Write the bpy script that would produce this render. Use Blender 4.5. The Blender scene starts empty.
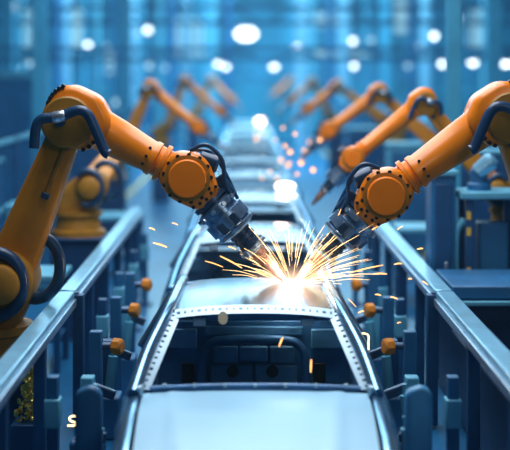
import bpy, bmesh, math, random
from mathutils import Vector, Matrix
random.seed(7)
PI = math.pi
SC = bpy.context.scene
COL = SC.collection
F, CX, HY, H = 1400.0, 247.0, 74.0, 3.0      # focal length in px, principal point, camera height

def P(px, py, Y):
    return Vector(((px - CX) * Y / F, Y, H - (py - HY) * Y / F))

# ------------------------------------------------------------------ camera, world, light
cd = bpy.data.cameras.new('camera'); cam = bpy.data.objects.new('camera', cd); COL.objects.link(cam)
cam.location = (0, 0, H); cam.rotation_euler = (PI / 2, 0, 0)
cd.sensor_width = 36; cd.lens = 36 * F / 510
cd.shift_x = (255 - CX) / 510; cd.shift_y = (HY - 225) / 510
cd.clip_end = 300
cd.dof.use_dof = True; cd.dof.focus_distance = 10.9
cd.dof.aperture_fstop = cd.lens / 1000 / 0.130
SC.camera = cam
SC.view_settings.view_transform = 'Standard'; SC.view_settings.look = 'None'
SC.view_settings.exposure = 0.0; SC.view_settings.gamma = 1.0; SC.view_settings.use_curve_mapping = False
SC.cycles.use_denoising = True
SC.cycles.volume_bounces = 0

w = bpy.data.worlds.new('world'); SC.world = w; w.use_nodes = True
bg = w.node_tree.nodes['Background']; bg.inputs[0].default_value = (0.06, 0.32, 0.62, 1); bg.inputs[1].default_value = 0.16

vs = w.node_tree.nodes.new('ShaderNodeVolumeScatter')            # thin pale blue haze filling the hall
vs.inputs['Color'].default_value = (.30, .76, 1.0, 1); vs.inputs['Density'].default_value = .0016; vs.inputs['Anisotropy'].default_value = .2
w.node_tree.links.new(vs.outputs[0], w.node_tree.nodes['World Output'].inputs['Volume'])

def area(name, loc, rot, sx, sy, power, col):
    l = bpy.data.lights.new(name, 'AREA'); l.shape = 'RECTANGLE'; l.size = sx; l.size_y = sy
    l.energy = power; l.color = col
    o = bpy.data.objects.new(name, l); COL.objects.link(o); o.location = loc; o.rotation_euler = rot
    return o
area('skylight_near', (0, 12.5, 8.3), (0, 0, 0), 4.0, 9, 900, (0.93, 0.95, 1.0))
area('skylight_middle', (0, 26, 8.3), (0, 0, 0), 7, 16, 1300, (0.62, 0.87, 1.0))
area('skylight_far', (0, 48, 8.3), (0, 0, 0), 16, 18, 6300, (0.48, 0.86, 1.0))
area('front_fill', (4.5, 2.0, 6.2), (math.radians(58), 0, math.radians(22)), 3, 2, 75, (1.0, 0.95, 0.9))  # added fill from the camera side, no door there; brightens camera-facing faces

# ------------------------------------------------------------------ materials
def mat(name, col, rough=0.5, metal=0.0, var=0.12, scale=6.0, coat=0.0, bump=0.0, spec=None):
    m = bpy.data.materials.new(name); m.use_nodes = True
    nt = m.node_tree; b = nt.nodes['Principled BSDF']
    b.inputs['Roughness'].default_value = rough; b.inputs['Metallic'].default_value = metal
    if spec is not None: b.inputs['Specular IOR Level'].default_value = spec
    b.inputs['Coat Weight'].default_value = coat
    tc = nt.nodes.new('ShaderNodeTexCoord'); n = nt.nodes.new('ShaderNodeTexNoise')
    n.inputs['Scale'].default_value = scale; n.inputs['Detail'].default_value = 5
    nt.links.new(tc.outputs['Object'], n.inputs['Vector'])
    r = nt.nodes.new('ShaderNodeValToRGB')
    r.color_ramp.elements[0].position = 0.3; r.color_ramp.elements[1].position = 0.7
    r.color_ramp.elements[0].color = tuple(c * (1 - var) for c in col) + (1,)
    r.color_ramp.elements[1].color = tuple(min(1, c * (1 + var)) for c in col) + (1,)
    nt.links.new(n.outputs['Fac'], r.inputs['Fac']); nt.links.new(r.outputs['Color'], b.inputs['Base Color'])
    if bump:
        bp = nt.nodes.new('ShaderNodeBump'); bp.inputs['Strength'].default_value = bump; bp.inputs['Distance'].default_value = 0.01
        nt.links.new(n.outputs['Fac'], bp.inputs['Height']); nt.links.new(bp.outputs['Normal'], b.inputs['Normal'])
    return m

def emit(name, col, strength):
    m = bpy.data.materials.new(name); m.use_nodes = True
    nt = m.node_tree; nt.nodes.remove(nt.nodes['Principled BSDF'])
    e = nt.nodes.new('ShaderNodeEmission'); e.inputs[0].default_value = col + (1,); e.inputs[1].default_value = strength
    nt.links.new(e.outputs[0], nt.nodes['Material Output'].inputs[0])
    return m

M = {
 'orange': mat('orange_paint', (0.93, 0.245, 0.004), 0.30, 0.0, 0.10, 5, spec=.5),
 'orange_cap': mat('orange_cap_weld_lit', (1.0, 0.235, 0.003), 0.45, 0.0, 0.04, 9, spec=.3),  # brighter orange; the weld's warm light on the caps is coloured in
 'arm': mat('arm_shaded_orange', (0.60, 0.225, 0.006), 0.5, 0.0, 0.12, 5),  # same orange paint, the arm's shade put into a darker ochre
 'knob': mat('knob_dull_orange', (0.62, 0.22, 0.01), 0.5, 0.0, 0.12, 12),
 'ochre': mat('ochre_shaded_orange', (0.36, 0.165, 0.006), 0.55, 0.0, 0.18, 7),  # ochre castings; on the elbow caps it is orange with shade painted in
 'hose': mat('navy_hose_rubber', (0.008, 0.045, 0.12), 0.36, 0.0, 0.2, 14),
 'black': mat('black_bolt_steel', (0.008, 0.010, 0.014), 0.5, 0.2, 0.2, 20),
 'steel': mat('brushed_steel', (0.55, 0.68, 0.80), 0.28, 0.85, 0.15, 18),
 'gunsteel': mat('gun_steel', (0.24, 0.40, 0.60), 0.28, 0.8, 0.25, 20),
 'gundark': mat('gun_dark_steel', (0.045, 0.085, 0.16), 0.36, 0.5, 0.25, 20),
 'copper': mat('copper_nozzle', (0.50, 0.27, 0.20), 0.35, 0.8, 0.2, 15),
 'galv': mat('galvanised_rail_steel', (0.24, 0.57, 0.80), 0.28, 0.35, 0.14, 5),
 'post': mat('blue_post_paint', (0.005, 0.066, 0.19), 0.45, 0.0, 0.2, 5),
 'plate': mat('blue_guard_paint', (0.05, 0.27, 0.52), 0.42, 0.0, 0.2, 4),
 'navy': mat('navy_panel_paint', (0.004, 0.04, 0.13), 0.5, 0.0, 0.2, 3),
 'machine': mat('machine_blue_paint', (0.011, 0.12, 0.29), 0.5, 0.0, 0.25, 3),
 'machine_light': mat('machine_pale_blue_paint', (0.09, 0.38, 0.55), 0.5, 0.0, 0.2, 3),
 'hood': mat('hood_pale_primer', (0.29, 0.58, 0.78), 0.42, 0.10, 0.05, 1.2),
 'body': mat('body_zinc_steel', (0.18, 0.40, 0.62), 0.22, 0.85, 0.16, 3),
 'flange': mat('flange_zinc', (0.42, 0.62, 0.75), 0.4, 0.3, 0.1, 9),
 'inner': mat('inner_shaded_steel', (0.03, 0.14, 0.32), 0.42, 0.2, 0.3, 5),  # body steel again, the unlit cabin's shade put into the colour
 'floor': mat('floor_blue_epoxy', (0.012, 0.135, 0.31), 0.28, 0.0, 0.3, 0.8),
 'wall': mat('wall_blue_cladding', (0.03, 0.29, 0.475), 0.6, 0.0, 0.45, 0.5),
 'ceil': mat('ceiling_blue_deck', (0.02, 0.14, 0.26), 0.7, 0.0, 0.2, 0.4),
 'col': mat('column_blue_paint', (0.045, 0.33, 0.54), 0.5, 0.0, 0.15, 2),
 'yellow': mat('yellow_marking', (0.75, 0.50, 0.04), 0.5, 0.0, 0.1, 10),
 'brass': mat('brass_chips', (0.80, 0.62, 0.14), 0.25, 0.5, 0.4, 30),
 'cream': mat('cream_tag', (0.80, 0.72, 0.50), 0.6, 0.0, 0.05, 10),
 'lamp': emit('lamp_white', (0.80, 0.95, 1.0), 5.0),
 'lamp_soft': emit('lamp_pale_blue', (0.45, 0.80, 1.0), 1.3),
 'pane': emit('daylit_pane', (0.36, 0.76, 0.98), 0.9),
 'spark': emit('spark_orange', (1.0, 0.45, 0.14), 3.0),
 'spark_hot': emit('spark_white_hot', (1.0, 0.62, 0.27), 4.0),
 'arc': emit('arc_white', (1.0, 0.93, 0.80), 30.0),
 'arc_far': emit('far_arc_white', (1.0, 0.80, 0.62), 9.0),
}

# ------------------------------------------------------------------ mesh helpers
def obj(name, bm, m, parent=None, bevel=0.0, smooth=35, seg=2):
    me = bpy.data.meshes.new(name)
    bmesh.ops.recalc_face_normals(bm, faces=bm.faces[:])
    if parent is not None and parent.type == 'EMPTY' or parent is not None:
        off = parent.matrix_world.translation if False else world_loc(parent)
        bmesh.ops.translate(bm, verts=bm.verts[:], vec=-off)
    bm.to_mesh(me); bm.free()
    me.materials.append(M[m] if isinstance(m, str) else m)
    if smooth:
        for p in me.polygons: p.use_smooth = True
        me.set_sharp_from_angle(angle=math.radians(smooth))
    o = bpy.data.objects.new(name, me); COL.objects.link(o)
    if parent is not None: o.parent = parent
    if bevel:
        b = o.modifiers.new('bevel', 'BEVEL'); b.width = bevel; b.segments = seg; b.limit_method = 'ANGLE'
        b.angle_limit = math.radians(50)
    return o

def world_loc(o):
    v = Vector((0, 0, 0))
    while o is not None:
        v += o.location; o = o.parent
    return v

def tag(o, label, cat, group=None, kind=None):
    if label: o['label'] = label
    if cat: o['category'] = cat
    if group: o['group'] = group
    if kind: o['kind'] = kind
    return o

def thing(name, label, cat, loc=(0, 0, 0), group=None):
    o = bpy.data.objects.new(name, None); COL.objects.link(o); o.location = loc; o.empty_display_size = 0.1
    return tag(o, label, cat, group)

def dup(root, loc, label, group=None):
    r = root.copy(); COL.objects.link(r); r.location = loc; r['label'] = label
    if group: r['group'] = group
    def rec(src, dst):
        for ch in list(src.children):
            c = ch.copy(); COL.objects.link(c); c.parent = dst; rec(ch, c)
    rec(root, r)
    return r

def struct(name, bm, m, bevel=0.0):
    o = obj(name, bm, m, None, bevel); o['kind'] = 'structure'; return o

def nb(): return bmesh.new()

def box(bm, x0, x1, y0, y1, z0, z1):
    vs = [bm.verts.new((x, y, z)) for z in (z0, z1) for y in (y0, y1) for x in (x0, x1)]
    for f in ((0, 1, 3, 2), (4, 6, 7, 5), (0, 4, 5, 1), (2, 3, 7, 6), (0, 2, 6, 4), (1, 5, 7, 3)):
        bm.faces.new([vs[i] for i in f])
    return bm

def frame_from(axis, hint=Vector((0, 1, 0))):
    a = Vector(axis).normalized()
    if abs(a.dot(hint)) > 0.95: hint = Vector((0, 0, 1))
    u = (hint - a * hint.dot(a)).normalized()
    return a, u, a.cross(u)

def beam(bm, p0, p1, wd, ht, up=Vector((0, 0, 1))):
    """A box-section bar from p0 to p1."""
    p0, p1 = Vector(p0), Vector(p1)
    a = (p1 - p0).normalized()
    if abs(a.dot(up)) > 0.97: up = Vector((0, 1, 0))
    u = a.cross(up).normalized(); v = u.cross(a)
    vs = [bm.verts.new(p + u * sx * wd / 2 + v * sz * ht / 2) for p in (p0, p1) for sx, sz in ((-1, -1), (1, -1), (1, 1), (-1, 1))]
    for i in range(4):
        j = (i + 1) % 4
        bm.faces.new((vs[i], vs[j], vs[4 + j], vs[4 + i]))
    bm.faces.new(vs[0:4]); bm.faces.new(vs[4:8])
    return bm

def lathe(bm, p0, axis, prof, seg=28, hint=Vector((0, 1, 0)), ell=1.0):
    a, u, v = frame_from(axis, hint); p0 = Vector(p0)
    rings = []
    for d, r in prof:
        rings.append([bm.verts.new(p0 + a * d + (u * math.cos(t) * ell + v * math.sin(t)) * max(r, 1e-4))
                      for t in [2 * PI * i / seg for i in range(seg)]])
    for q in range(len(rings) - 1):
        for i in range(seg):
            j = (i + 1) % seg
            bm.faces.new((rings[q][i], rings[q][j], rings[q + 1][j], rings[q + 1][i]))
    bm.faces.new(rings[0]); bm.faces.new(rings[-1])
    return bm

def smooth_pts(pts, n=8):
    pts = [Vector(p) for p in pts]
    if len(pts) < 3: return pts
    out = []
    q = [pts[0] * 2 - pts[1]] + pts + [pts[-1] * 2 - pts[-2]]
    for i in range(1, len(q) - 2):
        a, b, c, d = q[i - 1:i + 3]
        for k in range(n):
            t = k / n
            out.append(0.5 * (2 * b + (c - a) * t + (2 * a - 5 * b + 4 * c - d) * t * t + (3 * b - a - 3 * c + d) * t ** 3))
    out.append(pts[-1])
    return out

def tube(bm, pts, r, seg=10, n=8, taper=None):
    ps = smooth_pts(pts, n); rings = []
    u = None
    for i, p in enumerate(ps):
        t = (ps[min(i + 1, len(ps) - 1)] - ps[max(i - 1, 0)]).normalized()
        if u is None:
            _, u, _ = frame_from(t)
        u = (u - t * u.dot(t)).normalized(); v = t.cross(u)
        rr = r if taper is None else r * taper(i / (len(ps) - 1))
        rings.append([bm.verts.new(p + (u * math.cos(2 * PI * k / seg) + v * math.sin(2 * PI * k / seg)) * rr) for k in range(seg)])
    for q in range(len(rings) - 1):
        for i in range(seg):
            j = (i + 1) % seg
            bm.faces.new((rings[q][i], rings[q][j], rings[q + 1][j], rings[q + 1][i]))
    bm.faces.new(rings[0]); bm.faces.new(rings[-1])
    return bm

def plate(bm, circles, v, v0, v1, b=0.02, n=48):
    """Rounded plate: the hull of circles ((centre, radius) in a plane normal to v), extruded along v from v0 to v1, edges rounded by b."""
    v = Vector(v).normalized()
    _, e1, e2 = frame_from(v, Vector((1, 0, 0)))
    loops = []
    for off, cut in ((v0, b), (v0 + b * 0.3, b * 0.3), (v0 + b, 0), (v1 - b, 0), (v1 - b * 0.3, b * 0.3), (v1, b)):
        lp = []
        for i in range(n):
            t = 2 * PI * i / n; d = e1 * math.cos(t) + e2 * math.sin(t)
            c, r = max(circles, key=lambda cr: Vector(cr[0]).dot(d) + cr[1])
            lp.append(bm.verts.new(Vector(c) + d * (r - cut) + v * off))
        loops.append(lp)
    for q in range(len(loops) - 1):
        for i in range(n):
            j = (i + 1) % n
            bm.faces.new((loops[q][i], loops[q][j], loops[q + 1][j], loops[q + 1][i]))
    bm.faces.new(loops[0]); bm.faces.new(loops[-1])
    return bm

def grid(bm, fn, nu, nv, thick=None):
    vs = [[bm.verts.new(fn(i / nu, j / nv)) for j in range(nv + 1)] for i in range(nu + 1)]
    fs = [bm.faces.new((vs[i][j], vs[i + 1][j], vs[i + 1][j + 1], vs[i][j + 1])) for i in range(nu) for j in range(nv)]
    if thick:
        bmesh.ops.recalc_face_normals(bm, faces=fs)
        bmesh.ops.solidify(bm, geom=fs, thickness=thick)
    return bm

def holed_strip(bm, a0, a1, b0, b1, n, hole=0.45, hw=0.42, thick=0.004):
    """Strip between edge a (a0..a1) and edge b (b0..b1) with n square holes."""
    a0, a1, b0, b1 = map(Vector, (a0, a1, b0, b1))
    def pt(s, t): return (a0.lerp(a1, s)).lerp(b0.lerp(b1, s), t)
    fs = []
    for i in range(n):
        s0, s3 = i / n, (i + 1) / n; m = (s0 + s3) / 2; h = hole / n / 2
        # vary the hole length a little, like punched flanges
        h *= 1.5 if i % 6 == 3 else 1.0
        S = (s0, m - h, m + h, s3); T = (0, 0.5 - hw / 2, 0.5 + hw / 2, 1)
        g = [[bm.verts.new(pt(s, t)) for t in T] for s in S]
        for x in range(3):
            for y in range(3):
                if x == 1 and y == 1: continue
                fs.append(bm.faces.new((g[x][y], g[x + 1][y], g[x + 1][y + 1], g[x][y + 1])))
    bmesh.ops.remove_doubles(bm, verts=bm.verts[:], dist=1e-5)
    fs = bm.faces[:]
    bmesh.ops.recalc_face_normals(bm, faces=fs)
    bmesh.ops.solidify(bm, geom=fs, thickness=thick)
    return bm

# ------------------------------------------------------------------ the hall
struct('floor', box(nb(), -16, 16, -2, 64, -0.2, 0), 'floor')
struct('ceiling', box(nb(), -16, 16, -2, 64, 9.0, 9.2), 'ceil')
struct('wall_back', box(nb(), -16, 16, 63, 63.2, 0, 9), 'wall')
struct('wall_left', box(nb(), -16.2, -16, -2, 64, 0, 9), 'wall')
struct('wall_right', box(nb(), 16, 16.2, -2, 64, 0, 9), 'wall')
wins = [(189, 38, 30, 40), (72, 28, 20, 46), (320, 20, 46, 14), (120, 62, 26, 24), (405, 16, 20, 34), (30, 30, 16, 40), (340, 52, 60, 9), (476, 30, 18, 40)]
for i, (px, py, sx, sy) in enumerate(wins):
    c = P(px, py, 62.95); hx, hz = sx / 2 * 62.95 / F, sy / 2 * 62.95 / F
    b = nb()
    for (x0, x1, z0, z1) in ((-hx - .08, -hx, -hz - .08, hz + .08), (hx, hx + .08, -hz - .08, hz + .08), (-hx, hx, hz, hz + .08), (-hx, hx, -hz - .08, -hz), (-.03, .03, -hz, hz)):
        box(b, c.x + x0, c.x + x1, 62.86, 62.99, c.z + z0, c.z + z1)
    fr = struct('window_%d' % (i + 1), b, 'col')
    pn = obj('pane', box(nb(), c.x - hx, c.x + hx, 62.93, 62.97, c.z - hz, c.z + hz), 'pane', fr)

# yellow walkway lines painted on the floor
for s, nm in ((-1, 'left'), (1, 'right')):
    o = obj('floor_marking', box(nb(), s * 2.95 - .05, s * 2.95 + .05, 13, 55, 0, 0.004), 'yellow')
    tag(o, 'yellow painted safety line on the floor beyond the %s guard rail' % nm, 'floor marking')

# ------------------------------------------------------------------ conveyor under the car line
t = thing('conveyor_track', 'steel conveyor track on the floor carrying the row of car bodies', 'conveyor', (0.055, 7, 0))
for s in (-1, 1):
    b = nb(); box(b, .055 + s * .5 - .07, .055 + s * .5 + .07, 7.6, 57, 0.0, .28)
    obj('rail', b, 'machine', t, .01)
for k in range(32):
    y = 8.2 + k * 1.5
    obj('cross_tie', beam(nb(), (.055 - .43, y, .1), (.055 + .43, y, .1), .12, .12), 'navy', t, .008)

# ------------------------------------------------------------------ car bodies
def lerp(a, b, t): return a + (b - a) * t
def interp(tab, x):
    for (x0, y0), (x1, y1) in zip(tab, tab[1:]):
        if x <= x1: 
            k = max(0, (x - x0) / (x1 - x0)); k = k
            return lerp(y0, y1, k)
    return tab[-1][1]

def make_car(label):
    t = thing('car_body', label, 'car body', (0, 0, 0), 'bare car bodies on the line')
    # bonnet
    def hood(s, q):
        x = lerp(-.745, .745, s); y = lerp(0.02, 1.18, q)
        e = abs(x) / .745
        z = interp([(0, .70), (.1, .775), (.35, .83), (.7, .88), (1.2, .893)], y) + .022 * (1 - e ** 2.2)
        crease = math.exp(-((e - .62 - .1 * q) / .05) ** 2) * .008
        return Vector((x * (1 - .03 * (1 - q)), y, z + crease))
    obj('bonnet', grid(nb(), hood, 30, 14, .012), 'hood', t, smooth=50)
    b = nb(); box(b, -.74, .74, -.06, 0.015, .28, .69)
    obj('front_panel', b, 'body', t, .03)
    # fenders + flanks
    for s in (-1, 1):
        def side(a, q, s=s):
            y = lerp(0.0, 4.28, a)
            top = interp([(0, .70), (.1, .77), (.35, .825), (.7, .875), (1.2, .92), (2.0, .93), (3.9, .95), (4.28, .93)], y)
            wd = interp([(0, .80), (.25, .86), (.8, .885), (3.6, .885), (4.1, .86), (4.28, .80)], y)
            # profile from the inner top edge over the shoulder and down
            prof = [(.757, 0.0), (.775, .004), (.80, .0), (.83, -.014), (.86, -.045), (wd, -.10), (wd + .005, -.2), (wd - .01, -.35), (wd - .04, -.62)]
            f = q * (len(prof) - 1); i = min(int(f), len(prof) - 2); k = f - i
            x = lerp(prof[i][0], prof[i + 1][0], k); z = lerp(prof[i][1], prof[i + 1][1], k)
            x = min(x, wd + .006)
            if y > 1.25 and q < .3:                                   # belt line leaves room for the cabin
                x = max(x, lerp(.757, .80, min(1, (y - 1.25) / .3)))
            return Vector((s * x, y, max(.28, top + z)))
        obj('side_panel', grid(nb(), side, 44, 16, .012), 'body', t, smooth=50)
        # A pillar: rounded outer skin, punched inner flange
        p0, p1 = Vector((s * .795, 1.06, .915)), Vector((s * .625, 2.06, 1.285))
        pts = [p0, p0.lerp(p1, .45) + Vector((s * .012, 0, .022)), p1, Vector((s * .60, 2.5, 1.315)), Vector((s * .588, 3.1, 1.318)), Vector((s * .58, 3.62, 1.285)), Vector((s * .66, 3.98, 1.10)), Vector((s * .74, 4.2, .94))]
        obj('roof_rail', tube(nb(), pts, .043, 12, 6), 'body', t, smooth=60)
        b = nb()
        holed_strip(b, (s * .698, 1.205, .912), (s * .532, 2.02, 1.265), (s * .785, 1.16, .935), (s * .618, 2.03, 1.294), 14, .34, .24)
        obj('pillar_flange', b, 'flange', t, smooth=0)
        obj('pillar_foot', box(nb(), min(s * .735, s * .80), max(s * .735, s * .80), 1.06, 1.20, .90, .965), 'flange', t, .015)
        # B and C pillars, sill
        obj('centre_pillar', beam(nb(), (s * .84, 2.62, .90), (s * .60, 2.78, 1.29), .05, .13), 'body', t, .012)
        obj('sill', box(nb(), min(s * .72, s * .83), max(s * .72, s * .83), .3, 4.1, .28, .42), 'body', t, .02)
        obj('inner_side', grid(nb(), lambda a, q, s=s: Vector((s * (.80 - .02 * math.sin(a * 20)), lerp(1.25, 4.0, a), lerp(.32, .90, q))), 20, 6, .01), 'inner', t)
    # cowl below the windscreen
    b = nb(); tube(b, [(-.70, 1.235, .905), (-.35, 1.215, .925), (0, 1.21, .93), (.35, 1.215, .925), (.70, 1.235, .905)], .026, 10)
    cw = obj('cowl', b, 'inner', t, smooth=60)
    for k in range(7):
        x = -.6 + k * .2
        obj('clip', box(nb(), x - .012, x + .012, 1.185, 1.205, .93, .955), 'flange', cw, .003)
    # roof
    def roof(s, q):
        x = lerp(-.60, .60, s); y = lerp(2.06, 3.64, q)
        x *= lerp(1.0, .96, q)
        return Vector((x, y, 1.285 + .045 * (1 - (abs(x) / .6) ** 2.4) + .022 * math.sin(PI * min(1, q * 1.1)) - (.03 * ((q - .8) / .2) ** 2 if q > .8 else 0)))
    obj('roof_panel', grid(nb(), roof, 26, 18, .012), 'roof' if 'roof' in M else 'body', t, smooth=50)
    # punched header flange
    b = nb()
    n = 23
    def hd(x, k): return Vector((x, lerp(1.975, 2.065, k), lerp(1.247, 1.294, k) + .040 * (1 - (abs(x) / .6) ** 2.4)))
    fs = []
    for i in range(n):
        x0, x1 = lerp(-.575, .575, i / n), lerp(-.575, .575, (i + 1) / n); m = (x0 + x1) / 2
        h = (x1 - x0) * (.16 if i % 3 else .27)
        X = (x0, m - h, m + h, x1); T = (0, .40, .68, 1)
        g = [[b.verts.new(hd(x, k)) for k in T] for x in X]
        for p in range(3):
            for q in range(3):
                if p == 1 and q == 1: continue
                b.faces.new((g[p][q], g[p + 1][q], g[p + 1][q + 1], g[p][q + 1]))
    bmesh.ops.remove_doubles(b, verts=b.verts[:], dist=1e-5)
    bmesh.ops.recalc_face_normals(b, faces=b.faces[:]); bmesh.ops.solidify(b, geom=b.faces[:], thickness=.004)
    obj('header_flange', b, 'flange', t, smooth=0)
    # header beam, visor brackets
    obj('header_beam', beam(nb(), (-.55, 2.14, 1.235), (.55, 2.14, 1.235), .06, .05), 'inner', t, .01)
    for x in (-.40, .38):
        br = obj('visor_bracket', box(nb(), x - .045, x + .045, 2.07, 2.11, 1.175, 1.235), 'flange', t, .008)
        obj('bracket_arm', box(nb(), x - (.14 if x < 0 else .04), x + (.04 if x < 0 else .14), 2.08, 2.10, 1.205, 1.222), 'flange', br, .004)
    # cross hoop over the rear seats, roof bows
    for y, z in ((2.72, 1.30), (3.25, 1.30)):
        obj('roof_bow', beam(nb(), (-.56, y, z), (.56, y, z), .09, .03), 'inner', t, .008)
    # floor tunnel, rear bulkhead with stamped panels
    fl = nb(); box(fl, -.80, .80, .9, 4.1, .28, .33); box(fl, -.14, .14, 1.2, 3.3, .33, .46)
    obj('floor_pan', fl, 'inner', t, .02)
    bk = obj('rear_bulkhead', box(nb(), -.80, .80, 3.30, 3.34, .33, 1.0), 'inner', t, .01)
    obj('parcel_shelf', box(nb(), -.72, .72, 3.31, 3.95, .98, 1.02), 'inner', bk, .01)
    hoop = [(-.43, 3.2, .36), (-.41, 3.2, .72), (-.36, 3.2, .82), (-.27, 3.2, .86), (0, 3.2, .87), (.27, 3.2, .86), (.36, 3.2, .82), (.41, 3.2, .72), (.43, 3.2, .36)]
    obj('seat_hoop', tube(nb(), hoop, .036, 10, 5), 'inner', t, smooth=60)
    for x0, x1, z0, z1 in ((-.33, -.13, .66, .80), (-.11, .11, .68, .80), (.13, .33, .66, .80), (-.35, -.01, .42, .65), (.01, .35, .42, .65), (-.74, -.46, .78, .94), (.46, .74, .78, .94), (-.40, .40, .885, .96)):
        obj('stamped_panel', box(nb(), x0, x1, 3.255, 3.30, z0, z1), 'inner2', bk, .012)
    for x, z, rx in ((-.17, .60, .05), (.15, .60, .05)):
        obj('opening', lathe(nb(), (x, 3.252, z), (0, -1, 0), [(0, rx), (.012, rx)], 18), 'black', bk)
    for x, z0, z1 in ((-.53, .40, .66), (.53, .40, .66)):
        obj('opening', box(nb(), x - .05, x + .05, 3.28, 3.297, z0, z1), 'black', bk, .02)
    for s in (-1, 1):
        obj('wheel_house', box(nb(), min(s * .52, s * .78), max(s * .52, s * .78), 3.0, 3.29, .33, .50), 'inner2', t, .06, seg=3)
    # dash cross beam
    obj('dash_beam', tube(nb(), [(-.72, 1.48, .74), (.72, 1.48, .74)], .03, 10), 'inner2', t, smooth=60)
    # rear: boot lid, rear panel
    def boot(s, q):
        x = lerp(-.73, .73, s); y = lerp(3.98, 4.27, q)
        return Vector((x, y, lerp(.97, .94, q) + .02 * (1 - (abs(x) / .73) ** 2)))
    obj('boot_lid', grid(nb(), boot, 14, 4, .012), 'hood', t, smooth=50)
    obj('rear_panel', box(nb(), -.74, .74, 4.22, 4.27, .28, .93), 'body', t, .03)
    return t

M['inner2'] = mat('inner_stamped_shaded_steel', (0.06, 0.22, 0.42), 0.38, 0.2, 0.25, 5)  # stamped body steel, its colour darkened to carry the cabin shade
M['roof'] = mat('roof_zinc_steel', (0.09, 0.18, 0.28), 0.2, 0.85, 0.15, 1.6)
PITCH, CAR0 = 4.36, 8.05
car = make_car('nearest car body with pale bonnet and open windscreen, being welded on its roof')
car.location = (.055, CAR0, 0)
words = ['second car body in the line, right behind the one being welded', 'third car body in the line, pale roof above dark windscreen opening',
         'fourth car body in the line, below the small round weld flash', 'fifth car body in the line, blurred beyond the fourth', 'sixth car body in the line, small and blurred beyond the fifth',
         'seventh car body in the line, tiny between far robots', 'eighth car body in the line, tiny and washed out by haze', 'ninth car body in the line, a pale blur near the back',
         'tenth car body, farthest pale blur at the end of the line']
for k, wd in enumerate(words):
    dup(car, (.055, CAR0 + PITCH * (k + 1), 0), wd)
# oval tag hanging under the header of the first car only
c = P(223, 318, CAR0 + 1.93)
tgo = obj('inspection_tag', lathe(nb(), c, (0, -1, .25), [(0, .035), (.004, .035)], 20, Vector((0, 0, 1)), 1.35), 'cream', None)
tag(tgo, 'small cream oval tag hanging from the windscreen header of nearest car', 'tag')

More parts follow.
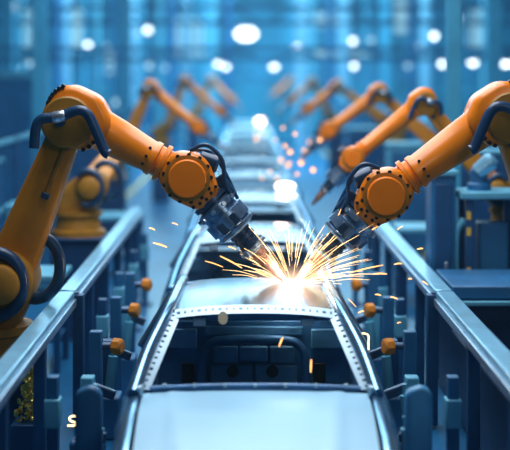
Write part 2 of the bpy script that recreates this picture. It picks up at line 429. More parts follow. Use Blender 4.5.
# ------------------------------------------------------------------ robots
def make_robot(label, group, S, E, W, T, detail=2, mirror=1, size=1.0):
    """Six-axis welding robot. S shoulder, E elbow, W wrist, T gun tip (world points). mirror=+1 reaches to +x, -1 to -x."""
    V = Vector((0, -1, 0)); s = mirror
    S, E, W, T = map(Vector, (S, E, W, T))
    base = Vector((S.x - s * .16, S.y, 0))
    t = thing('welding_robot', label, 'robot', base, group)
    S, E, W, T = [base + (q - base) / size for q in (S, E, W, T)]   # built at full size, then the whole robot is scaled
    pz = max(.25, S.z - .72)
    # pedestal and base
    b = nb(); box(b, base.x - .36, base.x + .36, base.y - .36, base.y + .36, .04, pz - .04)
    pd = obj('pedestal', b, 'navy', t, .02)
    b = nb(); box(b, base.x - .40, base.x + .40, base.y - .42, base.y + .42, 0, .04)
    obj('foot_plate', b, 'post', pd, .01)
    obj('head_plate', box(nb(), base.x - .40, base.x + .40, base.y - .42, base.y + .42, pz - .04, pz), 'post', pd, .01)
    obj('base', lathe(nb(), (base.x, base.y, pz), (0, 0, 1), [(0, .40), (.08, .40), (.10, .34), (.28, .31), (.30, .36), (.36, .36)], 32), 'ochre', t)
    # turret (carries the shoulder)
    b = nb(); plate(b, [((base.x, S.y, pz + .46), .27), ((S.x, S.y, S.z), .24), ((base.x - s * .2, S.y, pz + .5), .18)], V, -.24, .24, .04)
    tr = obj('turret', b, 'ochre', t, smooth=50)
    obj('shoulder_motor', lathe(nb(), S + V * .22, V, [(0, .20), (.10, .20), (.12, .17), (.2, .15), (.22, .12)], 28), 'ochre', t)
    # upper arm
    a = (E - S).normalized()
    vv = (V - a * V.dot(a)).normalized()
    mid = S.lerp(E, .5)
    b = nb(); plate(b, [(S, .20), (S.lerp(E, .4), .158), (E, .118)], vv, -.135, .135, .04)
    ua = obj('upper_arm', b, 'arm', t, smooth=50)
    if detail >= 1:
        side = a.cross(vv) * s
        q0 = S.lerp(E, .55) + vv * .15 + side * .05; q1 = S.lerp(E, .86) + vv * .15 + side * .05
        gd = obj('cable_guide', beam(nb(), q0, q1, .035, .03, vv), 'ochre', ua, .008)
        obj('guide_clip', beam(nb(), q1 - a * .02, q1 + a * .03, .075, .05, vv), 'gundark', gd, .008)
        obj('guide_clip', beam(nb(), q0 - a * .03, q0 + a * .02, .065, .05, vv), 'gundark', gd, .008)
    # elbow casting
    fa = (W - E).normalized(); up = Vector((-fa.z * s, 0, fa.x * s)); up = up if up.z > 0 else -up
    b = nb(); plate(b, [(E, .215), (E + fa * .15 + up * .055, .172), (E + fa * .08 + up * .09, .185), (E + up * .08 - fa * .03, .195), (E + Vector((s * .12, 0, -.12)), .115)], V, -.20, .20, .05, 64)
    eh = obj('elbow_housing', b, 'orange', t, smooth=50)
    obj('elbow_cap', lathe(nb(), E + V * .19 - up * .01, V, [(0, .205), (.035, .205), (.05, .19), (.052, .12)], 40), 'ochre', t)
    b = nb(); lathe(b, E + fa * .26 - up * .02 + up * .11, up, [(0, .12), (.12, .12), (.14, .09)], 20)
    obj('forearm_motor', lathe(nb(), E - fa * .02 + up * .06 - V * .19, -V, [(0, .15), (.2, .15), (.23, .11)], 24), 'orange', t) ; b.free()
    # forearm
    L = (W - E).length
    f0 = E + up * .045
    ax = (W - f0).normalized(); L = (W - f0).length
    prof = [(.12, .175), (.22, .178), (.25, .166), (.40, .158), (L - .35, .130), (L - .33, .142), (L - .295, .142), (L - .29, .126), (L - .255, .126), (L - .25, .155), (L - .215, .155), (L - .21, .126), (L - .08, .12)]
    prof = [(d, r) for d, r in prof]
    obj('forearm', lathe(nb(), f0, ax, prof, 32), 'orange', t, smooth=40)
    # wrist housing
    ta = (T - W).normalized()
    b = nb(); plate(b, [(W, .205), (W + ta * .13, .155), (W - ax * .05, .185)], V, -.13, .155, .045, 56)
    wr = obj('wrist_housing', b, 'orange', t, smooth=50)
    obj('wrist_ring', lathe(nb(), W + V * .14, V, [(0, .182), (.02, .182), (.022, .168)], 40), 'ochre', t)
    obj('wrist_cap', lathe(nb(), W + V * .15, V, [(0, .152), (.05, .152), (.06, .142), (.062, .1)], 40), 'orange_cap', t)
    if detail >= 2:
        e1, e2 = ta, ta.cross(V)
        for k in range(13):
            an = 2 * PI * k / 13 + .1
            rr = .188 if abs(an - PI) < 9 else .2
            c = W + (e1 * math.cos(an) + e2 * math.sin(an)) * rr
            obj('bolt', lathe(nb(), c + V * .135, V, [(0, .0165), (.022, .0165)], 8), 'black', wr)
        for k in range(5):
            c = W + ta * (.225 - .012 * abs(k - 2)) + e2 * (-.12 + .06 * k)
            obj('bolt', lathe(nb(), c + V * .145, V, [(0, .014), (.018, .014)], 8), 'black', wr)
        for k in range(6):                     # dark slots on the collar and the elbow rim
            an = k * .17 + .85
            c = E + up * .09 - fa * s * 0 + (up * math.cos(an) - fa * math.sin(an)) * .205
            obj('vent_slot', beam(nb(), c + V * .10, c + V * .20, .03, .035, up), 'black', eh, .004)
        for k in range(3):
            c = E + ax * (L - .36 + .0 * k) + up * (.09 - .07 * k) 
            obj('bolt', lathe(nb(), f0 + ax * (L - .37) + V * (.09 + .03 * k * (2 - k)) + up * (.07 - .07 * k), V, [(0, .012), (.03, .012)], 8), 'black', wr)
        for k in range(4):
            an = -.35 - .3 * k
            c = E + Vector((s * .07, 0, -.07)) + Vector((s * math.cos(an), 0, math.sin(an))) * .165
            obj('bolt', lathe(nb(), c + V * .185, V, [(0, .017), (.022, .017)], 8), 'black', eh)
        c = E + up * .10 - fa * .02
    # welding gun along the tool axis
    G = (T - W).length
    gd_ = lambda *pr: [(d * G / 1.13, r) for d, r in pr]
    obj('gun_flange', lathe(nb(), W, ta, gd_((.20, .12), (.235, .12), (.24, .155), (.275, .155), (.28, .13), (.30, .13)), 28), 'gundark', t)
    gb = obj('gun_body', lathe(nb(), W, ta, gd_((.295, .14), (.31, .172), (.36, .172), (.365, .152), (.40, .152), (.405, .182), (.51, .182), (.515, .16), (.535, .16), (.54, .172), (.565, .168), (.585, .11)), 32), 'gunsteel', t)
    obj('gun_neck', lathe(nb(), W, ta, gd_((.58, .095), (.61, .095), (.613, .085), (.63, .085), (.633, .097), (.665, .097), (.668, .085), (.69, .085), (.693, .095), (.73, .09), (.74, .07)), 24), 'gundark', t)
    obj('gun_collar', lathe(nb(), W, ta, gd_((.735, .08), (.74, .122), (.765, .122), (.77, .10), (.785, .10), (.79, .07)), 24), 'steel', t)
    obj('gun_nozzle', lathe(nb(), W, ta, gd_((.785, .062), (.84, .066), (.845, .055), (.88, .055), (.885, .062), (.95, .058), (1.0, .046), (1.05, .034), (1.12, .022), (1.13, .012)), 20), 'copper', t)
    if detail >= 2:
        e2 = ta.cross(V)
        for k in range(10):
            an = 2 * PI * k / 10 + .2
            c = W + ta * (.335 * G / 1.13) + (V * math.cos(an) + e2 * math.sin(an)) * .168
            obj('lug', lathe(nb(), c, (V * math.cos(an) + e2 * math.sin(an)), [(0, .02), (.025, .018)], 8), 'steel', gb)
        for sg in (-1, 1):
            c = W + ta * (.48 * G / 1.13) + V * .14 + e2 * .06 * sg
            obj('valve_block', beam(nb(), c - ta * .05, c + ta * .05, .07, .08, V), 'gundark', gb, .01)
        for an in (0.6, 2.2, 4.0):
            c = W + ta * (.752 * G / 1.13) + (V * math.cos(an) + e2 * math.sin(an)) * .125
            obj('lug', beam(nb(), c - ta * .03, c + ta * .03, .03, .03, V), 'steel', gb, .004)
    # hoses
    tool_up = Vector((-ta.z, 0, ta.x)); tool_up = tool_up if tool_up.z > 0 else -tool_up
    wb = W + tool_up * .20 + ta * .03
    wm = obj('wrist_motor', lathe(nb(), wb - ax * .02, (ax + up * .15).normalized(), [(-.07, .05), (-.06, .07), (.08, .075), (.10, .05)], 20), 'hose', t)
    if detail >= 1:
        c0 = W + up * .20 - ax * .08 + V * .10
        pts = [c0, c0 + up * .10 + ax * .10, c0 + up * .06 + ax * .26, W + ta * .22 + tool_up * .20 + V * .10, W + ta * .36 + tool_up * .15 + V * .06]
        obj('wrist_hose', tube(nb(), pts, .017, 10), 'hose', t, smooth=60)
        pts = [c0 - V * .12, c0 + up * .06 + ax * .16 - V * .12, W + ta * .18 + tool_up * .24 - V * .02, W + ta * .40 + tool_up * .17 - V * .02]
        obj('wrist_hose', tube(nb(), pts, .015, 10), 'hose', t, smooth=60)
        obj('cable_box', beam(nb(), W + ta * .16 + tool_up * .18, W + ta * .34 + tool_up * .16, .09, .09, V), 'hose', t, .015)
    # thick hose across the front of the elbow
    e = E + V * .31
    X = Vector((s, 0, 0)); Z = Vector((0, 0, 1))
    pts = [e - X * .25 - Z * .21, e - X * .235 - Z * .06, e - X * .19 + Z * .015, e - X * .05 + Z * .035, e + X * .09 + Z * .085, e + X * .17 + Z * .05, e + X * .235 - Z * .08, e + X * .30 - Z * .23, e + X * .335 - Z * .255]
    eh2 = obj('elbow_hose', tube(nb(), pts, .041, 12), 'hose', t, smooth=60)
    if detail >= 1:
        c = e - X * .055 + Z * .036
        obj('hose_clamp', lathe(nb(), c - X * .05 - Z * .01, X + Z * .2, [(0, .044), (.012, .048), (.09, .048), (.10, .044)], 16), 'steel', t)
        obj('clamp_bracket', lathe(nb(), c - V * .10 - Z * .03, V, [(0, .05), (.07, .05), (.075, .03)], 14), 'hose', t)
        # cable loops either side of the shoulder
        for vo, cc, r in ((.34, S + Vector((-s * .03, 0, -.0)), .20), (-.05, S + Vector((s * .20, 0, .08)), .21)):
            lp = [cc + V * vo + (X * math.cos(an) + Z * math.sin(an)) * r * (1.0 + .22 * math.sin(an) ** 2) for an in [-1.9 + k * .42 for k in range(11)]]
            obj('shoulder_hose', tube(nb(), lp, .048, 12, 5), 'hose', t, smooth=60)
    t.scale = (size,) * 3
    return t

YR = 11.2
G_L, G_R = 'robots left of the line', 'robots right of the line'
make_robot('nearest orange robot left of the line, its gun welding the first car roof', G_L, P(8, 278, YR), P(71, 120, YR), P(188, 177, YR), P(286, 282, YR), 2, 1)
make_robot('nearest orange robot right of the line, its elbow cut by the frame edge', G_R, P(572, 290, YR), P(506, 116, YR), P(384, 194, YR), P(296, 282, YR), 2, -1)
def far_robot(label, g, Y, S, E, W, T, m, size=.59):
    make_robot(label, g, P(*S, Y), P(*E, Y), P(*W, Y), P(*T, Y), 1, m, size)
far_robot('second robot on the right, blurred, its forearm ending above the nearest right wrist', G_R, 14.6, (494, 188), (425, 103), (352, 158), (312, 205), -1)
far_robot('third robot on the right, with orange round wrist against the blue background', G_R, 20, (442, 150), (380, 94), (329, 130), (300, 160), -1)
far_robot('fourth robot on the right, small and blurred behind the third', G_R, 29, (388, 122), (338, 87), (309, 108), (288, 126), -1)
far_robot('fifth robot on the right, tiny and blurred behind the fourth', G_R, 40, (330, 116), (313, 83), (292, 100), (276, 113), -1)
far_robot('last robot on the right, faint orange blur near the end of the line', G_R, 54, (304, 106), (291, 81), (276, 92), (267, 101), -1)
make_robot('low folded ochre robot on the left, behind the nearest left robot', G_L, P(92, 186, 16), P(119, 146, 17.4), P(176, 172, 17.4), P(205, 215, 17.4), 1, 1, .78)
far_robot('third robot on the left, blurred orange arm reaching over the far car line', G_L, 23, (122, 152), (149, 89), (198, 127), (228, 152), 1)
far_robot('fourth robot on the left, smaller blurred arm right of the third', G_L, 33, (168, 126), (184, 82), (220, 111), (237, 126), 1)
far_robot('last robot on the left, faint orange blur beside the far cars', G_L, 45, (198, 112), (210, 80), (232, 100), (243, 112), 1)

# ------------------------------------------------------------------ guard rails
def guard_rail(side, xin, xout, zt, segs, ylist, label):
    s = side
    t = thing('guard_rail', label, 'guard rail', (s * xin, segs[0][0], 0))
    for y0, y1 in segs:
        x0, x1 = sorted((s * xin, s * xout))
        rl = obj('top_rail', box(nb(), x0, x1, y0, y1, zt - .085, zt), 'galv', t, .012)
        obj('rail_lip', box(nb(), min(s * xin, s * (xin - .02)), max(s * xin, s * (xin - .02)), y0, y1, zt - .125, zt - .06), 'steel', rl, .006)
    for y in ylist:
        xm = s * (xin + .055)
        obj('post', box(nb(), xm - .045, xm + .045, y - .045, y + .045, .02, zt - .085), 'post', t, .008)
        obj('foot_plate', box(nb(), xm - .08, xm + .08, y - .08, y + .08, 0, .02), 'post', t, .004)
    ym = segs[0][1] + .04                                             # the post at the joint shows up to the rail top
    xm = s * (xin - .03)
    jp = obj('post', box(nb(), xm - .045, xm + .045, ym - .06, ym + .06, .02, zt - .03), 'post', t, .008)
    obj('joint_cap', box(nb(), min(s * (xin - .03), s * (xout + .01)), max(s * (xin - .03), s * (xout + .01)), ym - .03, ym + .03, zt - .10, zt - .012), 'post', t, .004)
    for y in ylist[1::2]:
        xm = s * (xin + .055)
        obj('bracket', beam(nb(), (xm, y, zt - .32), (xm + s * .12, y, zt - .10), .05, .05), 'post', t, .006)
    return t
ys = [7.0, 8.6, 10.25, 13.4, 14.9, 16.4, 17.8, 18.9]
guard_rail(-1, 1.46, 1.60, 1.16, ((6.6, 11.86), (11.94, 19.3)), ys, 'galvanised guard rail with blue posts left of the car line')
guard_rail(1, 1.60, 1.75, 1.16, ((6.6, 11.86), (11.94, 19.0)), ys, 'galvanised guard rail with blue posts right of the car line')

# line-side roller stops with orange caps
pos_word = ['nearest', 'middle', 'farthest']
for s, nm, xx in ((-1, 'left', .965), (1, 'right', 1.055)):
    for k, Y in enumerate((10.8, 12.45, 13.95)):
        X = s * xx
        t = thing('roller_stop', '%s orange capped roller stop along the %s side of the line' % (pos_word[k], nm), 'roller stop', (X + s * .2, Y, 0), 'orange capped roller stops')
        obj('post', box(nb(), X + s * .2 - .05, X + s * .2 + .05, Y - .05, Y + .05, 0, 1.02), 'machine', t, .01)
        obj('stub_arm', lathe(nb(), (X + s * .16, Y, .9), (-s, 0, 0), [(0, .03), (.13, .03)], 12), 'gundark', t)
        obj('cap', lathe(nb(), (X + s * .075, Y, .9), (-s, -.35, 0), [(0, .045), (.012, .066), (.07, .066), (.085, .052), (.088, .02)], 8), 'knob', t, .006)

# clamp fixtures beside the bodies
fx = 0
lab = {(-1, 0): 'blue clamp fixture left of the nearest car bonnet, with rounded guard plate', (1, 0): 'blue clamp fixture right of the nearest car bonnet, with rounded guard plate',
       (-1, 1): 'blue clamp fixture beside the nearest car door, on the left', (1, 1): 'blue clamp fixture beside the nearest car door, on the right',
       (-1, 2): 'blue clamp fixture beside the nearest car tail, left side', (1, 2): 'blue clamp fixture beside the nearest car tail, right side',
       (-1, 3): 'blue clamp fixture left of the second car body', (1, 3): 'blue clamp fixture right of the second car body'}
for s in (-1, 1):
    for k, Y in enumerate((9.25, 10.2, 11.6, 13.2)):
        xo = .04 if s > 0 else 0
        x = s * ((1.16 if k else (1.10 if s > 0 else 1.03)) + (xo if k else 0))
        t = thing('clamp_fixture', lab[(s, k)], 'clamp fixture', (x, Y, 0), 'clamp fixtures beside the cars')
        obj('base_block', box(nb(), x - .12, x + .12, Y - .14, Y + .14, 0, .35), 'machine', t, .02)
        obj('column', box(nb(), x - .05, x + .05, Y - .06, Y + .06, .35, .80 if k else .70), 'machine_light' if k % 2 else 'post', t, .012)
        obj('cylinder', lathe(nb(), (x - s * .03, Y - .08, .42), (-s * .1, 0, 1), [(0, .04), (.26, .04), (.265, .018), (.34, .018)], 14), 'machine_light', t)
        obj('clamp_arm', beam(nb(), (x, Y - .02, .74 if k else .62), (x - s * (.20 if k else .10), Y - .02, .66 if k else .6), .05, .07), 'gundark', t, .012)
        if k == 0:
            b = nb(); plate(b, [((x - .02, Y - .2, .91), .06), ((x + .02, Y - .2, .91), .075), ((x - .055, Y - .2, .2), .03), ((x + .065, Y - .2, .2), .03)], (0, -1, 0), -.05, .05, .02)
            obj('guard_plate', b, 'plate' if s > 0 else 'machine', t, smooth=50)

# inner fence plates between line and rail (vertical blue uprights)
n = 0
for s, nm in ((-1, 'left'), (1, 'right')):
    for k, Y in enumerate((9.6, 12.9, 14.6, 16.4, 18.2)):
        x = s * (1.33 + (.08 if s > 0 else 0))
        t = thing('upright_stand', '%s blue upright stand between the car line and the %s guard rail' % (['nearest', 'second', 'third', 'fourth', 'farthest'][k], nm), 'stand', (x, Y, 0), 'upright stands beside the guard rails')
        obj('foot', box(nb(), x - .10, x + .10, Y - .10, Y + .10, 0, .03), 'post', t, .006)
        obj('mast', box(nb(), x - .04, x + .04, Y - .05, Y + .05, .03, .93), 'post' if k % 2 else 'machine', t, .008)
        obj('head_box', box(nb(), x - .055, x + .055, Y - .07, Y + .07, .58, .78), 'machine_light', t, .012)

# ------------------------------------------------------------------ mid and far background machinery
def cabinet(label, X, Y, wd, dp, ht, m='machine', top=True):
    t = thing('control_cabinet', label, 'cabinet', (X, Y, 0))
    obj('body', box(nb(), X - wd / 2, X + wd / 2, Y - dp / 2, Y + dp / 2, .06, ht), m, t, .015)
    obj('plinth', box(nb(), X - wd / 2 + .03, X + wd / 2 - .03, Y - dp / 2 + .03, Y + dp / 2 - .03, 0, .06), 'navy', t, .005)
    d = obj('door', box(nb(), X - wd / 2 + .04, X + wd / 2 - .04, Y - dp / 2 - .02, Y - dp / 2, .12, ht - .08), 'machine' if m != 'machine' else 'post', t, .008)
    obj('handle', box(nb(), X + wd / 2 - .12, X + wd / 2 - .09, Y - dp / 2 - .05, Y - dp / 2 - .02, ht * .5, ht * .5 + .16), 'steel', d, .006)
    if top:
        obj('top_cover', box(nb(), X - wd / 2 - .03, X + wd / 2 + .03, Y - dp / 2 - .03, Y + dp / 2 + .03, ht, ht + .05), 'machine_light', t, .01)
    return t

# framed station on the right with yellow marks (px 462-505, y 195-290)
Y = 14.0; xl, xr = (466 - CX) * Y / F, (512 - CX) * Y / F; zt = H - (197 - HY) * Y / F
t = thing('machine_station', 'framed blue machine station behind the right guard rail, with yellow marks on its post', 'machine', ((xl + xr) / 2, Y, 0))
for x in (xl, xr):
    for y in (Y - .2, Y + .25):
        po = obj('post', box(nb(), x - .04, x + .04, y - .04, y + .04, 0, zt), 'post', t, .008)
        if x == xl and y < Y:
            for pyy in (213, 229, 268):
                z = H - (pyy - HY) * Y / F
                obj('yellow_mark', box(nb(), x - .03, x + .01, y - .044, y - .04, z - .04, z + .04), 'yellow', po)
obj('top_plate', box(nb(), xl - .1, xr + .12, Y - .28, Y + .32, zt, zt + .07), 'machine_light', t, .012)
obj('inner_box', box(nb(), xl + .12, xr - .05, Y - .1, Y + .2, .2, zt - .25), 'machine', t, .02)
obj('side_pipe', tube(nb(), [(xl - .14, Y - .2, zt - .75), (xl - .13, Y - .2, zt - .35), (xl - .05, Y - .2, zt - .2)], .04, 10), 'machine_light', t, smooth=60)
t2 = thing('spindle_head', 'pale steel spindle head standing on the framed machine station', 'machine head', ((xl + xr) / 2 - .05, Y, zt + .07))
xm = (xl + xr) / 2 - .1
obj('body', lathe(nb(), (xm, Y, zt + .07), (0, 0, 1), [(0, .12), (.06, .12), (.08, .09), (.2, .09), (.22, .06)], 18), 'machine', t2)
obj('head', lathe(nb(), (xm + .02, Y - .05, zt + .29), (.5, -.2, .45), [(-.05, .08), (.12, .09), (.16, .06)], 18), 'galv', t2)

# low machine bed on the right behind the rail (px 450-510, y 283-340)
Y = 12.6; x0 = (452 - CX) * Y / F
t = thing('machine_bed', 'low dark blue machine bed with pale top behind the right guard rail', 'machine', (x0 + .7, Y, 0))
zt = H - (284 - HY) * Y / F
obj('body', box(nb(), x0, x0 + 1.6, Y - .05, Y + .9, 0, zt - .03), 'navy', t, .02)
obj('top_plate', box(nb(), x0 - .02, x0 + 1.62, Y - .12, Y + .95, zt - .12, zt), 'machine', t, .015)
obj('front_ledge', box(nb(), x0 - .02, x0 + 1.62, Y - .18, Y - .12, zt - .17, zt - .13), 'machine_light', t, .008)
# dark drive cabinet in front, right bottom corner
cabinet('large navy cabinet under the near end of the right guard rail', 1.975, 10.9, .35, 2.9, .75, 'navy', False)
cabinet('large navy cabinet under the near end of the left guard rail', -2.15, 8.9, .7, 1.2, .55, 'navy', False)

# yellow chips in a bin behind the left rail
c = P(30, 392, 10.6)
t = thing('parts_bin', 'open blue bin of brass chips behind the near left guard rail', 'bin', (c.x, c.y, 0))
z0 = c.z - .28
b = nb(); box(b, c.x - .13, c.x + .13, c.y - .13, c.y + .15, 0, z0 + .06)
obj('bin_body', b, 'post', t, .01)
b = nb()
for k in range(160):
    hh = random.random(); r = .12 * (1 - hh * .75)
    an = random.random() * 2 * PI
    q = Vector((c.x + math.cos(an) * r * random.random() ** .5, c.y + math.sin(an) * r * random.random() ** .5, z0 + .06 + hh * .42))
    bmesh.ops.create_icosphere(b, subdivisions=1, radius=random.uniform(.012, .024), matrix=Matrix.Translation(q) @ Matrix.Rotation(random.random() * 3, 4, 'X') @ Matrix.Diagonal((1, 1.6, .6, 1)))
o = obj('brass_chips', b, 'brass', smooth=0); tag(o, 'heap of glinting yellow brass chips in the bin behind the left rail', 'metal chips', None, 'stuff')

# columns
for px, Y, wpx, nm in ((40, 27, 13, 'tall blue steel column left of the nearest left robot elbow'), (124, 38, 12, 'far blue steel column behind the left robots'),
                       (453, 15.9, 13, 'tall blue steel column behind the right guard rail, beside the second right robot'), (494, 30, 13, 'blue steel column at the right edge of the hall'),
                       (8, 36, 9, 'thin far blue steel column at the left edge'), (385, 46, 9, 'thin far blue steel column above the right robots'), (208, 50, 8, 'thin far steel column behind the left robot row')):
    c = P(px, 60, Y); hw = wpx / 2 * Y / F
    t = thing('steel_column', nm, 'column', (c.x, Y, 0), 'steel columns')
    obj('web', box(nb(), c.x - hw * .25, c.x + hw * .25, Y - hw, Y + hw, 0, 9), 'col', t)
    obj('flange', box(nb(), c.x - hw, c.x + hw, Y - hw - .03, Y - hw, 0, 9), 'col', t)
    obj('flange', box(nb(), c.x - hw, c.x + hw, Y + hw, Y + hw + .03, 0, 9), 'col', t)
    obj('base_plate', box(nb(), c.x - hw * 1.6, c.x + hw * 1.6, Y - hw * 1.8, Y + hw * 1.8, 0, .04), 'post', t)
# cross beams overhead
for py, Y, hpx, nm in ((56, 34, 5, 'low overhead steel truss across the hall behind the robots'), (17, 40, 8, 'high overhead steel truss across the hall'), (75, 56, 6, 'far overhead steel truss at the back of the hall')):
    z = H - (py - HY) * Y / F; hh = hpx * Y / F
    t = thing('roof_truss', nm, 'truss', (0, Y, z))
    obj('top_chord', box(nb(), -15.9, 15.9, Y - .08, Y + .08, z + hh, z + hh + .1), 'machine', t)
    obj('bottom_chord', box(nb(), -15.9, 15.9, Y - .08, Y + .08, z - hh, z - hh + .1), 'machine', t)
    b = nb(); k = -15.5; sg = 1
    while k < 15.4:
        beam(b, (k, Y, z - hh * sg), (k + .8, Y, z + hh * sg), .05, .05); k += .8; sg = -sg
    obj('lattice', b, 'machine', t)
for k in range(26):
    px = (14, 22, 58, 66, 84, 97, 118, 134, 142, 160, 172, 186, 198, 214, 228, 301, 290, 312, 330, 344, 366, 386, 412, 426, 470, 484)[k]
    Y = 48 + (k * 7) % 13; c = P(px, 60, Y); r = .07 + .05 * ((k * 5) % 4)
    o = obj('service_pipe', lathe(nb(), (c.x, Y, 0), (0, 0, 1), [(0, r), (8.95, r)], 12), ('col', 'machine_light', 'machine', 'galv')[k % 4])
    tag(o, 'upright service pipe, a blurred vertical stripe before the hall back wall', 'pipe', 'service pipes at the back wall')
for s, nm in ((-1, 'left'), (1, 'right')):
    # safety fence behind the robots
    t = thing('safety_fence', 'blue mesh safety fence behind the robots on the %s' % nm, 'fence', (s * 3.4, 14, 0))
    for k in range(13):
        y = 14.5 + k * 3
        obj('post', box(nb(), s * 3.4 - .04, s * 3.4 + .04, y - .04, y + .04, 0, 2.1), 'post', t)
    for z in (.2, 1.1, 2.05):
        obj('rail', box(nb(), s * 3.4 - .025, s * 3.4 + .025, 14.5, 50.5, z - .03, z + .03), 'machine_light', t)
    b = nb()
    for k in range(120):
        y = 14.6 + k * .3
        box(b, s * 3.4 - .008, s * 3.4 + .008, y, y + .02, .2, 2.05)
    obj('mesh_panel', b, 'machine', t)

cabinet('pale blue control cabinet left, behind the nearest left robot arm', -2.85, 19.5, .9, .6, 1.15, 'machine_light')
cabinet('blue control cabinet left, beside the third robot on the left', -2.75, 25.5, .9, .6, 1.9)
cabinet('wide blue cabinet at far left behind the safety fence', -4.6, 22, 1.4, .8, 1.6)
cabinet('tall narrow blue cabinet beside the column behind the right guard rail', 1.93, 13.95, .25, .4, 2.0)
cabinet('tall blue control cabinet right, behind the second robot on the right', 2.9, 17.6, .8, .6, 2.0)
cabinet('blue control cabinet right, beside the third robot on the right', 2.8, 23.5, .9, .6, 1.8, 'machine_light')
cabinet('small far cabinet right, beside the fourth robot on the right', 2.8, 33, .9, .7, 1.7)
cabinet('wide blue cabinet at far right behind the safety fence', 5.2, 24, 1.6, .8, 2.3)
cabinet('tall pale cabinet at left edge behind the safety fence', -4.9, 30, 1.2, .8, 3.0, 'machine_light')

# work tables on the left between rail and fence (pale horizontal tops)
for k, (X, Y, wd, z, nm) in enumerate(((-2.35, 14.4, 1.0, .98, 'pale blue work table behind the left guard rail, in front of the ochre robot'), (-2.0, 21.0, .9, .9, 'pale work table at the far end of the left guard rail'), (2.45, 18.5, 1.0, 1.0, 'pale work table behind the far end of right guard rail'))):
    t = thing('work_table', nm, 'table', (X, Y, 0))
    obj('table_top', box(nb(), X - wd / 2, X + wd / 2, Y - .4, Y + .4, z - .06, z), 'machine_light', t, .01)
    for sx in (-1, 1):
        for sy in (-1, 1):
            xx, yy = X + sx * (wd / 2 - .06), Y + sy * .34
            obj('leg', box(nb(), xx - .03, xx + .03, yy - .03, yy + .03, 0, z - .06), 'post', t)
    obj('shelf', box(nb(), X - wd / 2 + .05, X + wd / 2 - .05, Y - .35, Y + .35, .3, .33), 'machine', t)

# ------------------------------------------------------------------ lamps (out of focus in the photo)
lamps = [
 (246, 34, 44, .85, .50, 'lamp', 'wide white lamp, largest of all, high over the car line'),  # px, py, depth, width m, height m, material, label
 (88, 45, 44, .22, .22, 'lamp', 'round white lamp upper left, brightest of the left hall'), (107, 47, 46, .2, .2, 'lamp_soft', 'dim lamp just right of the bright upper left lamp'),
 (148, 30, 44, .26, .26, 'lamp', 'round white lamp high on the left, above the left robots'), (138, 33, 45, .2, .2, 'lamp_soft', 'dim lamp touching the left of the high left lamp'),
 (149, 66, 42, .24, .24, 'lamp_soft', 'soft lamp above the third left robot elbow'), (165, 68, 48, .2, .2, 'lamp_soft', 'dim lamp right of the soft lamp over third left robot'),
 (27, 106, 40, .30, .18, 'lamp', 'flat white lamp left of the nearest left robot elbow'), (11, 68, 40, .18, .42, 'lamp', 'tall white lamp at the left edge of the hall'),
 (11, 83, 43, .2, .2, 'lamp_soft', 'dim lamp under the tall left edge lamp'), (15, 7, 40, .18, .26, 'lamp_soft', 'dim lamp in the top left corner'),
 (116, 102, 38, .22, .22, 'lamp_soft', 'soft round lamp between nearest left robot and third left robot'), (29, 63, 42, .24, .24, 'lamp_soft', 'dim lamp right of the tall left edge lamp'),
 (218, 64, 44, .24, .2, 'lamp', 'left one of two touching white lamps above the far cars'), (226, 67, 44, .22, .2, 'lamp', 'right one of two touching white lamps above the far cars'),
 (297, 48, 44, .24, .24, 'lamp', 'round white lamp right of the hall centre'), (274, 67, 44, .3, .2, 'lamp', 'white lamp low above the end of the car line'),
 (353, 41, 44, .24, .24, 'lamp', 'white lamp above the third right robot, left of a pair'), (371, 40, 44, .22, .22, 'lamp_soft', 'paler lamp of the pair above the third right robot'),
 (354, 66, 42, .2, .2, 'lamp', 'lamp just above the third right robot elbow'), (408, 66, 42, .2, .2, 'lamp_soft', 'dim lamp above the second right robot elbow'),
 (419, 47, 42, .2, .2, 'lamp_soft', 'dim lamp left of the upper right white lamp'), (434, 36, 42, .24, .24, 'lamp', 'round white lamp upper right beside the column'),
 (442, 64, 42, .22, .22, 'lamp', 'white lamp on the lower right row, left of the largest'), (473, 62, 40, .30, .27, 'lamp', 'largest white lamp on the right, above nearest right robot elbow'),
 (505, 64, 40, .5, .18, 'lamp', 'wide white lamp at the right edge'), (458, 20, 40, .16, .5, 'lamp_soft', 'tall pale lamp at top right'),
]
for px, py, Y, wd, ht, m, lb in lamps:
    wd, ht = wd * .8, ht * .8
    c = P(px, py, Y)
    t = thing('hall_lamp', lb, 'lamp', c, 'lamps hanging in the hall')
    b = nb(); bmesh.ops.create_uvsphere(b, u_segments=16, v_segments=10, radius=.5, matrix=Matrix.Translation(c) @ Matrix.Diagonal((wd, .2, ht, 1)))
    obj('bulb', b, m, t, smooth=80)
    obj('shade', lathe(nb(), c + Vector((0, 0, ht / 2 - .02)), (0, 0, 1), [(0, wd * .45), (.05, wd * .35), (.07, .03)], 14), 'post', t)
    obj('rod', lathe(nb(), c + Vector((0, 0, ht / 2 + .04)), (0, 0, 1), [(0, .012), (8.98 - c.z - ht / 2 - .04, .012)], 6), 'post', t)

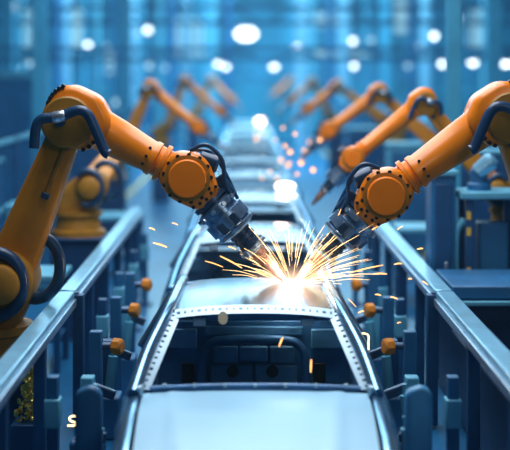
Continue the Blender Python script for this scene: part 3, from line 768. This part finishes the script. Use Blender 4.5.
# ------------------------------------------------------------------ welding arcs and sparks
tip = P(292, 285, YR)
def bloom_volume(name, r, col, strength, c, sq=(1, 1, 1)):
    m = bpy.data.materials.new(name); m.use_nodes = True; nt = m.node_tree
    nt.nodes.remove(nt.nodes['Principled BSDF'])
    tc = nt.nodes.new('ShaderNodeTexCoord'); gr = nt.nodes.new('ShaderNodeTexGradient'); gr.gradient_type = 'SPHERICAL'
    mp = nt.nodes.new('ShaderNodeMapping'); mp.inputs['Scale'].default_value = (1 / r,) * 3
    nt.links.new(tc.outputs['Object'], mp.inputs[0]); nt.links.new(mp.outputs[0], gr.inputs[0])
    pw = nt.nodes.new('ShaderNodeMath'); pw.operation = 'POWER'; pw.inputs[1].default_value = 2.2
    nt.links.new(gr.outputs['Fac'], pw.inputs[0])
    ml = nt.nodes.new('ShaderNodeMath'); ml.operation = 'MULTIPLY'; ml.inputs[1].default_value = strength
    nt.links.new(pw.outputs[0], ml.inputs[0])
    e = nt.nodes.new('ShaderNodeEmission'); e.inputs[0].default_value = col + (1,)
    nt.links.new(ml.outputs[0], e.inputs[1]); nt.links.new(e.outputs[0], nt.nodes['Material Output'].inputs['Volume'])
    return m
def point(name, loc, power, r, col):
    l = bpy.data.lights.new(name, 'POINT'); l.energy = power; l.shadow_soft_size = r; l.color = col
    o = bpy.data.objects.new(name, l); COL.objects.link(o); o.location = loc
t = thing('weld_arc', 'blinding white welding arc where both guns meet the first car roof', 'welding arc', tip)
b = nb(); bmesh.ops.create_icosphere(b, subdivisions=3, radius=.05, matrix=Matrix.Translation(tip) @ Matrix.Diagonal((2.4, 1.2, .8, 1)))
obj('arc_core', b, 'arc', t, smooth=80)
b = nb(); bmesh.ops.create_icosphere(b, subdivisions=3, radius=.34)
o = obj('arc_glow', b, bloom_volume('arc_bloom', .34, (1.0, .62, .42), 10.0, tip), None, smooth=80); o.parent = t; o.scale = (1.3, 1.0, .62)  # bloom around the arc, put in as a glowing volume
point('weld_arc_light', tip + Vector((0, -.10, .12)), 38, .05, (1.0, .80, .62))

# dense bundle of sparks around the arc (uncountable)
b = nb()
def streak(b, p, d, L, r, droop=.05, seg=4):
    d = Vector(d).normalized(); p = Vector(p)
    pts = [p, p + d * L * .5 + Vector((0, 0, .02 * L)), p + d * L + Vector((0, 0, -droop * L))]
    tube(b, pts, r, seg, 4, lambda q: .35 + .65 * math.sin(PI * (.15 + .8 * q)))
for k in range(120):
    an = random.uniform(.05, PI - .12) if k % 5 else random.uniform(-.15, 3.3)
    if random.random() < .35: an = random.uniform(.2, 1.1)
    d = Vector((math.cos(an), random.uniform(-.6, .4), abs(math.sin(an)) * .9 + .03))
    st = random.uniform(.05, .34); L = random.uniform(.10, .62) * (1.15 if an < 1.2 else .75) * random.uniform(.5, 1)
    streak(b, tip + d * st, d, L, random.uniform(.0010, .0024))
o = obj('spark_burst', b, 'spark_hot', smooth=0); tag(o, 'dense fan of white orange sparks bursting from the welding arc', 'sparks', None, 'stuff')

# single sparks away from the burst: px, py, dx, dy (half length in px), radius, label
sp = [
 (152, 229, 3, 1.0, .006, 'short orange spark over the far end of the left guard rail'), (160, 245, 7, 2.2, .007, 'long orange spark below the left robot forearm, right of the left guard rail'),
 (175, 224, 3, 1, .005, 'tiny spark between left guard rail and left welding gun'), (214, 264, 9, 3, .004, 'long thin spark left of the left gun nozzle, over the second windscreen'),
 (231, 262, 11, 6, .006, 'long orange spark rising leftward just left of the arc'), (232, 248, 4, 1.5, .005, 'short spark under the collar of the left gun'),
 (374, 229, 4, -2.5, .004, 'pale spark right of the right welding gun'), (380, 274, 7, 0, .006, 'level orange spark between arc and right guard rail, above the roller stops'),
 (366, 269, 17, -4, .005, 'longest spark, flying right from the arc towards the right rail'), (398, 264, 4, -.5, .006, 'bright spark just left of the right guard rail post row'),
 (420, 249, 3, -.5, .006, 'lone orange spark in front of the right guard rail top'), (410, 279, 2, 0, .006, 'small dot of spark low against the right guard rail posts'),
 (378, 295, 3, .5, .006, 'small pale spark beside the farthest right roller stop'), (394, 298, 3.5, 1, .006, 'orange spark right of the farthest right roller stop'),
 (399, 323, 2, -.5, .004, 'faint spark right of the middle right roller stop'), (361, 312, 3, -1, .005, 'pale spark beside the right windscreen pillar'),
 (425, 283, 3, 2, .005, 'spark against the joint of the right guard rail'), (352, 303, 4, 4, .003, 'curling thin spark along the right roof edge'),
 (281, 342, 2, -4.5, .006, 'slanted orange spark inside the open windscreen'), (311, 366, .3, -6.5, .006, 'upright orange spark inside the windscreen, right side'),
 (400, 228, 3, -2, .004, 'faint spark high beside the right wrist'), (338, 217, 3, -8, .004, 'long spark climbing along the right welding gun'),
]
for px, py, dx, dy, r, lb in sp:
    Y = YR - .1 if py < 300 else 10.6
    if 'inside' in lb: Y = 9.6
    a, c = P(px - dx, py - dy, Y), P(px + dx, py + dy, Y)
    b = nb(); tube(b, [a, a.lerp(c, .5) + Vector((0, 0, .004)), c], r, 6, 5, lambda q: .4 + .6 * math.sin(PI * (.1 + .8 * q)))
    o = obj('spark', b, 'spark', smooth=60); tag(o, lb, 'spark', 'single flying sparks')
b = nb(); Y = 10.3
tube(b, [P(77, 417, Y), P(73, 416, Y), P(69.5, 418, Y), P(71, 421, Y), P(75, 422.5, Y), P(74, 425.5, Y), P(67.5, 425.5, Y)], .008, 8, 6)
o = obj('spark', b, 'spark_hot', smooth=60); tag(o, 'curled S-shaped spark low in front of the left rail posts', 'spark', 'single flying sparks')
b = nb(); tube(b, [P(362, 333, 10.6), P(368, 335, 10.6), P(368.5, 342, 10.6), P(368.5, 350, 10.6)], .006, 8, 6)
o = obj('spark', b, 'spark_hot', smooth=60); tag(o, 'hooked orange spark beside the nearest right roller stop', 'spark', 'single flying sparks')

# far arcs with their sparks
for px, py, Y, rx, rz, lb in ((285, 186, 20.2, .135, .05, 'round weld flash on the third car roof, orange white and blurred'), (260, 121, 45, .13, .08, 'smaller weld flash farther along the line among far cars')):
    c = P(px, py, Y); b = nb()
    bmesh.ops.create_icosphere(b, subdivisions=3, radius=1, matrix=Matrix.Translation(c) @ Matrix.Diagonal((rx, rx, rz, 1)))
    o = obj('weld_flash', b, 'arc_far', smooth=80); tag(o, lb, 'weld flash')
    point('weld_flash_light', c + Vector((0, -.3, .2)), 14, .1, (1.0, .72, .5))
far = [(285, 146), (290, 152), (301, 163), (288, 165), (277, 178), (297, 174), (304, 150), (281, 160), (313, 170), (270, 172), (262, 178), (309, 142), (275, 140), (295, 134), (290, 163), (320, 140), (256, 139), (283, 128)]
b = nb()
for px, py in far:
    bmesh.ops.create_icosphere(b, subdivisions=1, radius=random.uniform(.02, .035), matrix=Matrix.Translation(P(px, py, random.uniform(17.5, 21))))
o = obj('far_sparks', b, 'spark', smooth=60); tag(o, 'swarm of blurred orange sparks above the third and fourth car', 'sparks', None, 'stuff')
